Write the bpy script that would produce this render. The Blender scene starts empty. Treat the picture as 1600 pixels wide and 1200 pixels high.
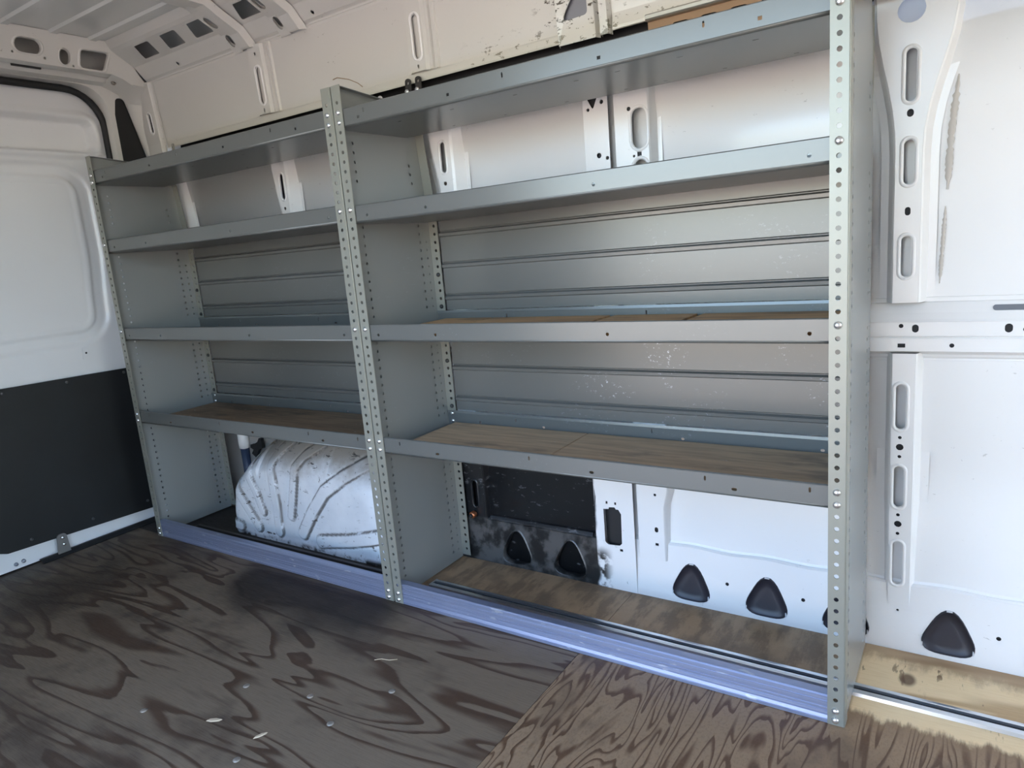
import bpy, bmesh, math, random
from mathutils import Vector, Matrix
from mathutils.geometry import delaunay_2d_cdt
random.seed(7)
SC = bpy.context.scene
COL = SC.collection
PI = math.pi

# ------------------------------------------------------------------ helpers
def link(name, me, parent=None, mat=None):
    o = bpy.data.objects.new(name, me); COL.objects.link(o)
    if parent is not None: o.parent = parent
    if mat is not None and me is not None: me.materials.append(mat)
    return o

def solid(o, t, off=0.0):
    m = o.modifiers.new('thickness', 'SOLIDIFY'); m.thickness = t; m.offset = off
    m.use_even_offset = False
    return o

def tag(o, label, cat, group=None):
    o['label'] = label; o['category'] = cat
    if group: o['group'] = group
    return o

def struct(o):
    o['kind'] = 'structure'; return o

def empty(name, loc):
    o = bpy.data.objects.new(name, None); COL.objects.link(o); o.location = loc
    o.empty_display_size = .05
    return o

def mesh_from(verts, faces, smooth=False):
    me = bpy.data.meshes.new('m')
    me.from_pydata([tuple(v) for v in verts], [], faces); me.update()
    if smooth:
        for p in me.polygons: p.use_smooth = True
    return me

class MB:
    """collects geometry in world coordinates"""
    def __init__(s): s.v = []; s.f = []; s.sm = []
    def add(s, vs, fs, smooth=False):
        n = len(s.v); s.v += [tuple(v) for v in vs]
        s.f += [tuple(i + n for i in f) for f in fs]; s.sm += [smooth] * len(fs)
        return s
    def box(s, x0, x1, y0, y1, z0, z1):
        v = [(x, y, z) for x in (x0, x1) for y in (y0, y1) for z in (z0, z1)]
        return s.add(v, [(0, 1, 3, 2), (4, 6, 7, 5), (0, 4, 5, 1), (2, 3, 7, 6), (0, 2, 6, 4), (1, 5, 7, 3)])
    def plate(s, outer, holes, mp, extra=()):
        """flat outline with true holes; mp maps (u,v) to space"""
        vs = []; es = []
        for loop in [outer] + list(holes):
            n = len(vs); k = len(loop); vs += [Vector(p) for p in loop]
            es += [(n + i, n + (i + 1) % k) for i in range(k)]
        vs += [Vector(p) for p in extra]
        r = delaunay_2d_cdt(vs, es, [], 0, 1e-6)
        rv, rf = r[0], r[2]
        bbs = [(min(p[0] for p in h), max(p[0] for p in h), min(p[1] for p in h), max(p[1] for p in h), h) for h in holes]
        def inside(c, loop):
            x, y = c; res = False; j = len(loop) - 1
            for i in range(len(loop)):
                xi, yi = loop[i]; xj, yj = loop[j]
                if (yi > y) != (yj > y) and x < (xj - xi) * (y - yi) / (yj - yi) + xi: res = not res
                j = i
            return res
        fs = []
        for f in rf:
            c = sum((rv[i] for i in f), Vector((0, 0))) / len(f)
            if not inside(c, outer): continue
            if any(b[0] <= c[0] <= b[1] and b[2] <= c[1] <= b[3] and inside(c, b[4]) for b in bbs): continue
            fs.append(tuple(f))
        return s.add([mp(p[0], p[1]) for p in rv], fs)
    def extr(s, prof, x0, x1, smooth=False, n=1, ax=0):
        """sheet profile (a,b) swept along an axis: ax 0 -> (x, a, b); ax 1 -> (a, y, b)"""
        k = len(prof); vs = []
        for i in range(n + 1):
            x = x0 + (x1 - x0) * i / n
            vs += [(x, a, b) if ax == 0 else (a, x, b) for a, b in prof]
        fs = [(i * k + j, i * k + j + 1, (i + 1) * k + j + 1, (i + 1) * k + j) for i in range(n) for j in range(k - 1)]
        return s.add(vs, fs, smooth)
    def tube(s, pts, r, n=10, cap=True):
        pts = [Vector(p) for p in pts]; rs = r if isinstance(r, (list, tuple)) else [r] * len(pts)
        vs = []; fs = []
        for i, p in enumerate(pts):
            d = (pts[min(i + 1, len(pts) - 1)] - pts[max(i - 1, 0)]).normalized()
            a = d.orthogonal().normalized() if i == 0 else (a - d * a.dot(d)).normalized()
            b = d.cross(a)
            vs += [p + (a * math.cos(2 * PI * j / n) + b * math.sin(2 * PI * j / n)) * rs[i] for j in range(n)]
        for i in range(len(pts) - 1):
            for j in range(n):
                fs.append((i * n + j, i * n + (j + 1) % n, (i + 1) * n + (j + 1) % n, (i + 1) * n + j))
        if cap: fs += [tuple(range(n))[::-1], tuple(range((len(pts) - 1) * n, len(pts) * n))]
        return s.add(vs, fs, True)
    def build(s, name, mat, parent=None, thick=0, off=0.0, org=None):
        o0 = Vector(org) if org is not None else Vector((0, 0, 0))
        if org is None and parent is not None:
            q = parent
            while q is not None: o0 += q.location; q = q.parent
        me = bpy.data.meshes.new(name)
        me.from_pydata([(v[0] - o0.x, v[1] - o0.y, v[2] - o0.z) for v in s.v], [], s.f)
        me.polygons.foreach_set('use_smooth', s.sm); me.update()
        bm = bmesh.new(); bm.from_mesh(me); bmesh.ops.recalc_face_normals(bm, faces=bm.faces[:]); bm.to_mesh(me); bm.free()
        o = link(name, me, parent, mat)
        if org is not None and parent is None: o.location = o0
        if thick: solid(o, thick, off)
        return o

def circ(cx, cy, r, n=10): return [(cx + r * math.cos(2 * PI * i / n), cy + r * math.sin(2 * PI * i / n)) for i in range(n)]
def slot(cx, cy, w, h, n=8, tilt=0.0):
    """rounded slot, w wide, h high"""
    r = min(w, h) / 2; a, b = w / 2 - r, h / 2 - r; pts = []
    for qx, qy, t0 in ((1, 1, 0), (-1, 1, PI / 2), (-1, -1, PI), (1, -1, 1.5 * PI)):
        for i in range(n // 2 + 1):
            t = t0 + PI / 2 * i / (n // 2)
            p = (qx * a + r * math.cos(t), qy * b + r * math.sin(t))
            if not pts or abs(p[0] - pts[-1][0]) + abs(p[1] - pts[-1][1]) > 1e-6: pts.append(p)
    if abs(pts[0][0] - pts[-1][0]) + abs(pts[0][1] - pts[-1][1]) < 1e-6: pts.pop()
    c, s_ = math.cos(tilt), math.sin(tilt)
    return [(cx + c * x - s_ * y, cy + s_ * x + c * y) for x, y in pts]
def rpoly(pts, r, n=5):
    out = []; k = len(pts)
    rr = r if isinstance(r, (list, tuple)) else [r] * k
    for i in range(k):
        p = Vector(pts[i]); a = (Vector(pts[i - 1]) - p); b = (Vector(pts[(i + 1) % k]) - p)
        R = rr[i]
        if R <= 0: out.append(tuple(p)); continue
        ang = a.angle(b); d = min(R / math.tan(ang / 2), a.length * .49, b.length * .49)
        p0 = p + a.normalized() * d; p1 = p + b.normalized() * d
        for j in range(n + 1):
            t = j / n; q = p0 * (1 - t) ** 2 + p * 2 * t * (1 - t) + p1 * t * t
            out.append((q.x, q.y))
    return out
def rect(x0, x1, y0, y1): return [(x0, y0), (x1, y0), (x1, y1), (x0, y1)]
def sstep(a, b, x):
    t = max(0., min(1., (x - a) / (b - a))); return t * t * (3 - 2 * t)
def interp(x, xs, ys):
    if x <= xs[0]: return ys[0]
    for i in range(1, len(xs)):
        if x <= xs[i]: return ys[i - 1] + (ys[i] - ys[i - 1]) * (x - xs[i - 1]) / (xs[i] - xs[i - 1])
    return ys[-1]

# ------------------------------------------------------------------ materials
class G:
    def __init__(s, name):
        s.m = bpy.data.materials.new(name); s.m.use_nodes = True
        s.t = s.m.node_tree; s.b = s.t.nodes['Principled BSDF']
        s.geo = s.t.nodes.new('ShaderNodeNewGeometry')
        s.pos = s.geo.outputs['Position']
        x = s.t.nodes.new('ShaderNodeSeparateXYZ'); s.t.links.new(s.pos, x.inputs[0])
        s.x, s.y, s.z = x.outputs
    def put(s, sock, v):
        if isinstance(v, bpy.types.NodeSocket): s.t.links.new(v, sock)
        elif isinstance(v, (tuple, list)):
            sock.default_value = tuple(v) + ((1,) if len(v) == 3 and len(sock.default_value) == 4 else ())
        else: sock.default_value = v
    def set(s, **k):
        for n, v in k.items(): s.put(s.b.inputs[n.replace('_', ' ')], v)
        return s
    def math(s, op, a, b=0.0, clamp=False):
        n = s.t.nodes.new('ShaderNodeMath'); n.operation = op; n.use_clamp = clamp
        s.put(n.inputs[0], a); s.put(n.inputs[1], b); return n.outputs[0]
    def scale(s, sx, sy, sz, src=None):
        n = s.t.nodes.new('ShaderNodeMapping'); s.t.links.new(src or s.pos, n.inputs['Vector'])
        n.inputs['Scale'].default_value = (sx, sy, sz); return n.outputs[0]
    def noise(s, vec, sc=1.0, det=3.0, rough=.55, dist=0.0):
        n = s.t.nodes.new('ShaderNodeTexNoise'); s.t.links.new(vec, n.inputs['Vector'])
        n.inputs['Scale'].default_value = sc; n.inputs['Detail'].default_value = det
        n.inputs['Roughness'].default_value = rough; n.inputs['Distortion'].default_value = dist
        return n.outputs['Fac']
    def ramp(s, v, a, b, c=0.0, d=1.0):
        n = s.t.nodes.new('ShaderNodeMapRange'); n.interpolation_type = 'SMOOTHSTEP'
        s.put(n.inputs[0], v); s.put(n.inputs[1], a); s.put(n.inputs[2], b); s.put(n.inputs[3], c); s.put(n.inputs[4], d)
        return n.outputs[0]
    def mix(s, f, a, b):
        n = s.t.nodes.new('ShaderNodeMix'); n.data_type = 'RGBA'
        s.put(n.inputs[0], f); s.put(n.inputs[6], a); s.put(n.inputs[7], b); return n.outputs[2]
    def mul(s, a, b): return s.math('MULTIPLY', a, b)
    def box(s, x0, x1, y0, y1, z0, z1, e=.02, wob=None):
        """soft box mask in world space"""
        r = None
        for v, a, b in ((s.x, x0, x1), (s.y, y0, y1), (s.z, z0, z1)):
            if a is None and b is None: continue
            if wob is not None: v = s.math('ADD', v, wob)
            if a is not None:
                q = s.ramp(v, a - e, a + e); r = q if r is None else s.mul(r, q)
            if b is not None:
                q = s.ramp(v, b - e, b + e, 1., 0.); r = q if r is None else s.mul(r, q)
        return r
    def bump(s, h, strength=.3, dist=.002):
        n = s.t.nodes.new('ShaderNodeBump'); n.inputs['Strength'].default_value = strength
        n.inputs['Distance'].default_value = dist; s.put(n.inputs['Height'], h)
        s.t.links.new(n.outputs[0], s.b.inputs['Normal']); return s

def srgb(r, g, b):
    f = lambda c: (c / 255 / 12.92) if c / 255 <= .04045 else ((c / 255 + .055) / 1.055) ** 2.4
    return (f(r), f(g), f(b))

def simple(name, col, rough=.5, metal=0.0, **k):
    g = G(name); g.set(Base_Color=col, Roughness=rough, Metallic=metal, **k); return g.m

def mat_steel(name, col, scuffs=True, rough=.33, metal=.8):
    g = G(name)
    c = col
    if scuffs:
        # dark rub marks along the sheet, and pale scratches in patches
        b = g.noise(g.scale(60, 30, 90), 1.5, 5, .72)
        patch2 = g.noise(g.scale(2.2, 2, 2.6), 2.0, 2)
        low = g.box(-.85, -.02, .3, None, .54, .80, .06)
        low2 = g.box(None, None, None, None, .45, 1.1, .08)
        sc = g.mul(g.mul(g.ramp(b, .60, .66), g.ramp(patch2, .55, .65)), g.math('ADD', g.mul(low, .65), g.mul(low2, .12)))
        c = g.mix(sc, c, srgb(206, 212, 218))
    g.set(Metallic=metal)
    g.set(Base_Color=c, Roughness=rough)
    return g.m

STEEL = mat_steel('grey_shelf_steel', (.162, .165, .155), True, .30, .32)
SIDE = mat_steel('grey_shelf_steel_lightened', (.305, .312, .300), True, .27, .25)  # same steel as the shelves, lightened to lift the shaded end panels
POST = mat_steel('grey_post_steel', (.31, .31, .265), False, .40, .35)
BOLT = simple('zinc_bolt', (.75, .75, .74), .25, .9)
DARKBOLT = simple('dark_bolt', (.05, .05, .05), .5, .4)
ALU = simple('bare_aluminium', (.72, .74, .77), .28, .95)
BLACKRUB_SHADE = simple('black_rubber_and_shade', (.012, .012, .013), .6)  # also blackens the sheets and boxes standing in for shaded openings
PLUG = simple('dark_plastic_plug', (.022, .020, .028), .42)
CREAMDARK = simple('dark_hanger_steel', (.07, .065, .06), .45, .6)
GALV = simple('galvanised_strip', (.42, .40, .35), .45, .7)
COPPER = simple('coppery_metal', (.45, .16, .07), .35, .8)

def mat_alu_blue():
    g = G('blue_tinted_aluminium')
    s = g.noise(g.scale(1.2, 60, 160), 1.5, 3, .6)
    c = g.mix(g.ramp(s, .35, .68), (.33, .37, .53), (.40, .45, .62))
    w = g.noise(g.scale(14, 40, 60), 1, 3)
    c = g.mix(g.mul(g.ramp(w, .64, .7), .5), c, (.75, .77, .8))
    g.set(Base_Color=c, Metallic=.7, Roughness=.42)
    return g.m
ALUBLUE = mat_alu_blue()

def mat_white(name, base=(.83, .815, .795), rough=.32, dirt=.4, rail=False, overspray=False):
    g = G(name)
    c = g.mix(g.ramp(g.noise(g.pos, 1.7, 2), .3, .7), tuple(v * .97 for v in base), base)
    sc = g.noise(g.scale(30, 30, 60), 1.3, 5, .68)
    pt = g.noise(g.scale(1, 1, 1), 2.6, 2)
    c = g.mix(g.mul(g.mul(g.ramp(sc, .655, .70), g.ramp(pt, .50, .62)), dirt), c, srgb(120, 112, 100))
    if rail:   # worn, scratched paint round the upper rail
        wr = g.box(-1.05, None, None, None, 1.52, 1.60, .035)
        wr2 = g.box(-.80, -.57, .2, None, 1.53, 1.75, .03)
        w = g.math('MAXIMUM', wr, wr2)
        ch = g.noise(g.scale(20, 20, 42), 1.2, 5, .72)
        c = g.mix(g.mul(g.ramp(ch, .57, .60), w), c, srgb(70, 62, 50))
        c = g.mix(g.mul(g.box(-2.6, None, None, None, 1.535, 1.585, .02), .35), c, srgb(205, 196, 170))
    if overspray:   # the lower bay was painted over in black
        wob = g.math('MULTIPLY_ADD', g.noise(g.scale(1, 1, 1), 9, 4), .05); wob.node.inputs[2].default_value = -.025
        m = g.box(-1.45, -.738, .25, None, -.1, .45, .007, wob)
        ln = g.noise(g.scale(24, 24, 50), 1.2, 5, .7)
        blk = g.mix(g.mul(g.ramp(ln, .60, .66), .7), (.011, .011, .012), srgb(110, 110, 112))
        sill = g.box(None, None, .2, .368, None, .152, .006)
        gb = g.mix(g.ramp(g.noise(g.pos, 14, 4, .6), .42, .6), (.012, .012, .012), srgb(82, 80, 78))
        blk = g.mix(sill, blk, gb)
        c = g.mix(m, c, blk)
        fade = g.box(-.742, -.70, .2, None, -.1, .12, .02)
        c = g.mix(g.mul(fade, g.ramp(g.noise(g.pos, 30, 4), .45, .6)), c, srgb(50, 48, 46))
    g.set(Base_Color=c, Roughness=rough, Coat_Weight=.25, Coat_Roughness=.12)
    return g.m
WHITE = mat_white('white_van_paint', overspray=True)
WHITEUP = mat_white('white_van_paint_dimmed', (.66, .64, .60), .38, .55, rail=True)  # same van paint, base darkened for the dimmer upper walls
ROOFP = mat_white('glossy_roof_paint', (.74, .74, .71), .22, .15)
DOORP = mat_white('white_door_paint', (.78, .78, .78), .28, .15)

def mat_arch():
    g = G('scuffed_white_arch')
    c = g.mix(g.ramp(g.noise(g.pos, 5, 4), .35, .65), (.62, .65, .68), (.74, .76, .78))
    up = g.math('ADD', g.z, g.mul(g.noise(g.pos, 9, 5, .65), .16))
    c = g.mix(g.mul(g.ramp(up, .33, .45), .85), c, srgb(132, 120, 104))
    s1 = g.noise(g.scale(14, 14, 50), 1.4, 5, .7); p1 = g.noise(g.pos, 7, 3)
    c = g.mix(g.mul(g.ramp(s1, .60, .64), g.ramp(p1, .42, .56)), c, srgb(62, 58, 54))
    s2 = g.noise(g.scale(45, 45, 20), 1.4, 5, .7)
    c = g.mix(g.mul(g.ramp(s2, .64, .67), .8), c, srgb(70, 64, 58))
    an = g.t.nodes.new('ShaderNodeAttribute'); an.attribute_name = 'rib_edge'
    c = g.mix(g.mul(g.mul(an.outputs['Fac'], g.ramp(g.noise(g.pos, 24, 4, .6), .30, .50)), .9), c, srgb(78, 72, 66))  # darker lines along both edges of each pressed rib
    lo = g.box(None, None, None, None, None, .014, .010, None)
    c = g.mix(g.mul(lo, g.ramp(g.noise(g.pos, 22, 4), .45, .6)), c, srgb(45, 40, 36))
    g.set(Base_Color=c, Roughness=.5); return g.m
ARCH = mat_arch()

def mat_blackpanel():
    g = G('black_board')
    c = g.mix(g.ramp(g.noise(g.pos, 4, 5), .35, .7), (.006, .0065, .007), (.010, .011, .012))
    g.set(Base_Color=c, Roughness=.55); g.bump(g.noise(g.pos, 350, 2), .2, .001); return g.m
BLACKBOARD = mat_blackpanel()

def wood(g, gx, gy, bands, cols, fine=1.0, dist=1.1, sc=1.0):
    """rotary-cut plywood face: nested bands of a slow height field stretched along the grain"""
    v = g.scale(gx, gy, 1.0)
    h = g.noise(v, sc, 2.2, .45, dist)
    h2 = g.math('MULTIPLY_ADD', g.noise(g.scale(gx * 9, gy * 9, 3), 1.0, 4, .6), .022); h2.node.inputs[2].default_value = 0
    h = g.math('ADD', h, h2)
    fr = g.math('FRACT', g.mul(h, bands))
    band = g.mul(g.ramp(fr, .10, .42), g.ramp(fr, .93, .995, 1., 0.))
    c = g.mix(band, cols[0], cols[1])
    f = g.noise(g.scale(gx * 7, gy * 30, 1), 2.2, 4, .65)
    c = g.mix(g.mul(g.ramp(f, .45, .72), .45 * fine), c, cols[2])
    return c, f

def off(sock, v):
    sock.node.inputs[2].default_value = v; return sock

def mat_floor():
    g = G('worn_plywood_floor')
    # rear sheet, grain along the van
    A, fa = wood(g, 1.05, 6.6, 8.0, (srgb(80, 60, 46), srgb(122, 106, 88), srgb(96, 79, 64)), 1.0, .75)
    big = g.noise(g.scale(1, 1.4, 1), 2.0, 4, .6)
    A = g.mix(g.mul(g.ramp(big, .50, .66), .75), A, srgb(66, 52, 43))
    stain = g.math('ADD', g.noise(g.scale(2.2, 3.2, 1), 1.3, 4), 0)
    st = g.mul(g.box(-1.95, -1.22, -.235, .02, None, None, .09, off(g.math('MULTIPLY_ADD', g.noise(g.pos, 4, 4), .25), -.125)), .9)
    A = g.mix(st, A, srgb(40, 32, 27))
    back = g.ramp(g.x, -2.75, -1.75, .8, 0.)
    A = g.mix(g.mul(back, g.ramp(big, .30, .55)), A, srgb(62, 52, 44))
    # front sheet, grain across the van
    B, fb = wood(g, 11.0, 1.5, 14.0, (srgb(98, 72, 52), srgb(150, 124, 97), srgb(114, 89, 68)), 1.0, .7, 1.0)
    big2 = g.noise(g.scale(1.6, 1, 1), 2.6, 4, .6)
    B = g.mix(g.mul(g.ramp(big2, .50, .64), .55), B, srgb(90, 72, 58))
    # strip under and beyond the shelves keeps its paler face
    C, fc = wood(g, 1.0, 3.0, 5, (srgb(190, 158, 116), srgb(232, 204, 160), srgb(212, 178, 134)), .9, 1.4)
    ck = g.noise(g.scale(22, 5, 1), 1.2, 4, .7)
    C = g.mix(g.mul(g.ramp(ck, .58, .62), g.ramp(g.noise(g.pos, 4, 3), .45, .6)), C, srgb(112, 84, 60))
    bk = g.math('ADD', g.y, g.mul(g.noise(g.scale(9, 3, 1), 2.0, 5, .7), .16))
    C = g.mix(g.mul(g.ramp(bk, .35, .40), .6), C, srgb(140, 108, 80))
    D = g.mix(g.ramp(g.noise(g.scale(20, 6, 1), 1.1, 5, .65), .42, .62), srgb(168, 138, 106), srgb(132, 108, 84))
    D = g.mix(g.mul(g.ramp(g.noise(g.scale(3, 3, 1), 1.4, 4), .50, .64), .7), D, srgb(118, 98, 78))
    w = g.math('MULTIPLY_ADD', g.noise(g.scale(26, 4, 1), 1.0, 5, .7), .12); w.node.inputs[2].default_value = -.06
    yy = g.math('ADD', g.y, w)
    clean = g.mul(g.ramp(yy, .050, .075), g.ramp(g.x, -.006, .004))
    base = g.mix(g.ramp(g.x, -.6275, -.6265), A, B)
    dirtyedge = g.mul(g.ramp(yy, -.01, .06), g.ramp(g.x, -.006, .004))
    base = g.mix(g.mul(dirtyedge, .6), base, srgb(140, 112, 84))
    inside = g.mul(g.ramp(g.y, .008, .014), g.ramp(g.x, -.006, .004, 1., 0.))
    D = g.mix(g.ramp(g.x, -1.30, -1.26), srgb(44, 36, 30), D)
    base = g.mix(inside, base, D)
    base = g.mix(clean, base, C)
    knot = g.math('SUBTRACT', g.x, .098); k2 = g.math('SUBTRACT', g.y, .232)
    kd = g.math('SQRT', g.math('ADD', g.mul(knot, knot), g.mul(g.mul(k2, k2), .45)))
    base = g.mix(g.ramp(kd, .010, .022, .85, 0.), base, srgb(88, 60, 42))
    g.set(Base_Color=base, Roughness=g.ramp(fa, .3, .7, .42, .62), Specular_IOR_Level=.35)
    g.bump(fb, .25, .002); return g.m
FLOORM = mat_floor()

def mat_ply(name, a, b, dark):
    g = G(name)
    f = g.noise(g.scale(2.2, 26, 8), 2.0, 5, .62)
    c = g.mix(g.ramp(f, .35, .65), a, b)
    c = g.mix(g.mul(g.ramp(g.noise(g.scale(1, 3, 1), 3.2, 4, .6), .50, .68), .75), c, dark)
    s = g.noise(g.scale(30, 60, 1), 1.1, 4, .7)
    c = g.mix(g.mul(g.ramp(s, .66, .70), .6), c, srgb(205, 196, 180))
    g.set(Base_Color=c, Roughness=.6); return g.m
PLYSHELF = mat_ply('dirty_plywood_liner', srgb(206, 174, 138), srgb(180, 151, 120), srgb(118, 104, 92))
BOARD = mat_ply('tan_board', srgb(218, 172, 120), srgb(190, 144, 98), srgb(150, 114, 80))
PLYDARK = mat_ply('dark_dirty_liner', srgb(156, 128, 98), srgb(126, 102, 80), srgb(80, 66, 54))
SCREWM = simple('worn_screw_head', (.36, .32, .27), .4, .5)
CHIP = simple('pale_wood_chip', srgb(196, 176, 148), .7)
SKINOUT = simple('outer_body_sheet', (.55, .57, .58), .5)
GROUNDM = None

# ------------------------------------------------------------------ body of the van
WX0, WX1 = -2.74, 2.90
YS = .405                      # outer skin seen between the ribs
def wy(z):                     # face of the upper wall, leaning in to the roof
    return interp(z, [1.50, 1.578, 1.808], [.337, .335, .31])

wall = empty('wall_left', (0, 0, 0)); struct(wall)
def wpart(name, mb, mat=None, thick=.0015): return mb.build(name, mat or WHITE, wall, thick)

# lower skin, with a soft horizontal crease
wpart('skin', MB().extr([(.378, -.03), (.380, .20), (.390, .34), (YS, .46), (YS - .012, .50), (YS - .012, .86), (YS, 1.0), (YS - .006, 1.25), (YS - .02, 1.50)], WX0, WX1, True))
# upper rail: dark slot with a pale lip above it
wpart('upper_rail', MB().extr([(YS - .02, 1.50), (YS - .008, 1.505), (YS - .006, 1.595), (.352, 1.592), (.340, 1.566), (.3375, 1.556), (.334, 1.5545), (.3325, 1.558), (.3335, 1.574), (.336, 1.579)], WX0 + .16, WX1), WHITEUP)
wpart('slot_shade', MB().extr([(.385, 1.49), (.385, 1.588), (.356, 1.589)], WX0 + .17, WX1), BLACKRUB_SHADE)  # black strip stands in for the shade inside the slot
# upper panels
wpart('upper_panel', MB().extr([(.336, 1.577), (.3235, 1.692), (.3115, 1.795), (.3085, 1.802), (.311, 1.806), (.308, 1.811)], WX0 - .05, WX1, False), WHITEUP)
# cove: lower turn, a facet pierced with square windows, upper turn
cv = MB().extr([(.308, 1.811), (.298, 1.817)], -2.60, WX1)
cv.extr([(.18, 1.898), (.168, 1.906), (.158, 1.918), (.15, 1.93)], -2.60, WX1)
L = math.hypot(.082, .041)
def covemap(x, s): t = s / L; return (x, .262 - .082 * t, 1.857 + .041 * t)
sq = []
for xc in (-2.43, -2.26, -2.093, -1.832, -1.35, -1.18, -1.0, -.66, -.45):
    sq.append(rpoly([(xc - .062, .017), (xc + .040, .017), (xc + .062, .080), (xc - .030, .080)], .006, 2))
BOWS = (-2.030, -1.775, -.92, .1, .9)
L2 = math.hypot(.036, .040)
cv.plate(rect(-2.60, WX1, 0, L2), [slot(xa + .025, .030, .034, .050) for xa in BOWS] + [circ(x, .014, .007) for x in (-2.352, -1.60, -1.1)], lambda x, s: (x, .298 - .036 * s / L2, 1.817 + .040 * s / L2))
cv.plate(rect(-2.60, WX1, 0, L), sq + [slot(xa + .025, .058, .036, .060) for xa in BOWS], covemap)
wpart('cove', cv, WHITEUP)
# outer body sheets behind the openings
wpart('outer_body', MB().extr([(.50, -.03), (.50, 1.50), (.42, 1.82), (.30, 1.97), (.10, 1.985), (-1.5, 1.985)], -2.95, WX1 + .05), SKINOUT)

# -- ribs: face plate with slots, sloped sides, narrow flange against the skin
def rib(left, right, z0, z1, yface, yskin, holes=(), side=.013, flange=.012, nz=14, mat=None, hp=1.0):
    zs = [z0 + (z1 - z0) * i / nz for i in range(nz + 1)]
    outl = [(left(z), z) for z in zs]; outr = [(right(z), z) for z in zs]
    mb = MB()
    mb.plate(outl + outr[::-1], holes, lambda x, z: (x, yface(z), z))
    for fn, sg in ((left, -1), (right, 1)):
        vs = []
        for z in zs:
            x = fn(z)
            vs += [(x, yface(z), z), (x + sg * side * .25, yface(z) + .004, z), (x + sg * side, yskin(z) - .003, z), (x + sg * (side + flange), yskin(z) - .003, z)]
        mb.add(vs, [(i * 4 + j, i * 4 + j + 1, i * 4 + j + 5, i * 4 + j + 4) for i in range(nz) for j in range(3)])
    return wpart('rib', mb, mat)

def hole_rims(slots, yface, parent, t=.0035):
    """raised lip round each slot"""
    for lp in slots:
        k = len(lp); cx = sum(p[0] for p in lp) / k; cz = sum(p[1] for p in lp) / k
        mb = MB(); vs = []
        prof = [(0, .004), (.0008, -.0012), (.004, -t), (.008, -.0012), (.0095, .001)]
        for p in lp:
            d = Vector((p[0] - cx, p[1] - cz)); q = d.normalized()
            # grow outward along the loop normal, taken from the nearest axis of the slot
            for a, b in prof:
                w = max(abs(x[0] - cx) for x in lp); h = max(abs(x[1] - cz) for x in lp); r = min(w, h)
                core = Vector((0, max(-(h - r), min(h - r, d.y)))) if h >= w else Vector((max(-(w - r), min(w - r, d.x)), 0))
                nrm = (d - core).normalized()
                z = p[1] + nrm.y * a
                vs.append((p[0] + nrm.x * a, yface(z) + b, z))
        n = len(prof)
        mb.add(vs, [(i * n + j, ((i + 1) % k) * n + j, ((i + 1) % k) * n + j + 1, i * n + j + 1) for i in range(k) for j in range(n - 1)], True)
        mb.build('slot_rim', WHITE, parent)

def backs(loops, yfn, k=1.6):  # black sheets behind holes, painting in the cavity's shade
    mb = MB()
    for lp in loops:
        cx = sum(p[0] for p in lp) / len(lp); cz = sum(p[1] for p in lp) / len(lp)
        mb.add([(cx + (x - cx) * k, yfn(x, z), cz + (z - cz) * k) for x, z in lp], [tuple(range(len(lp)))])
    return mb.build('hole_shade', BLACKRUB_SHADE, wall)
SK = lambda z: YS - .008
YF = .362
yf = lambda z: YF
flL = lambda base, amt: (lambda z: base - amt * sstep(1.16, 1.46, z) ** 1.3)
flR = lambda base, amt: (lambda z: base + amt * sstep(1.16, 1.46, z) ** 1.3)
# upper bay rib beside the shelving
sl = [slot(.066, (1.379 + 1.295) / 2 - .012, .020, .105), slot(.0655, 1.149, .020, .092), slot(.0645, .949, .020, .088)]
r = rib(flL(.040, .04), flR(.090, .055), .847, 1.49, yf, SK, sl + [slot(.066, 1.261 - .012, .013, .016), slot(.0655, 1.046, .011, .018), slot(.064, 1.452, .052, .05)], .014, .016)
backs([slot(.066, 1.261 - .012, .013, .016), slot(.0655, 1.046, .011, .018)], lambda x, z: YF + .006)
hole_rims(sl, yf, r)
# lower bay rib
sl = [slot(.061, .608, .020, .105), slot(.0605, .4145, .020, .100), slot(.0612, .222, .020, .110)]
r = rib(lambda z: .043, lambda z: .088, .112, .732, yf, SK, sl + [circ(.061, .535, .004), circ(.0612, .512, .008), circ(.061, .489, .004), circ(.061, .345, .004), circ(.061, .322, .008), circ(.061, .298, .004)], .014, .018)
backs([circ(.061, .535, .004), circ(.0612, .512, .008), circ(.061, .489, .004), circ(.061, .345, .004), circ(.061, .322, .008), circ(.061, .298, .004)], lambda x, z: YF + .006)
hole_rims(sl, yf, r)
# ribs seen through the upper bays
for xc, w in ((-1.185, .040), (-1.945, .034)):
    s1 = [slot(xc - .006, 1.33, .018, .09)]
    r = rib((lambda xc, w: lambda z: xc - w * .6 - .03 * sstep(1.2, 1.42, z))(xc, w), (lambda xc, w: lambda z: xc + w * .6)(xc, w), .85, 1.49, yf, SK, s1 + [circ(xc - .006, 1.252, .006)], .03, .014)
    hole_rims(s1, yf, r)
rib(lambda z: -2.66, lambda z: -2.585 + .10 * (1.30 - z) * (z > 1.1), 1.1, 1.49, yf, SK, (), .02, .014)
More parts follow.
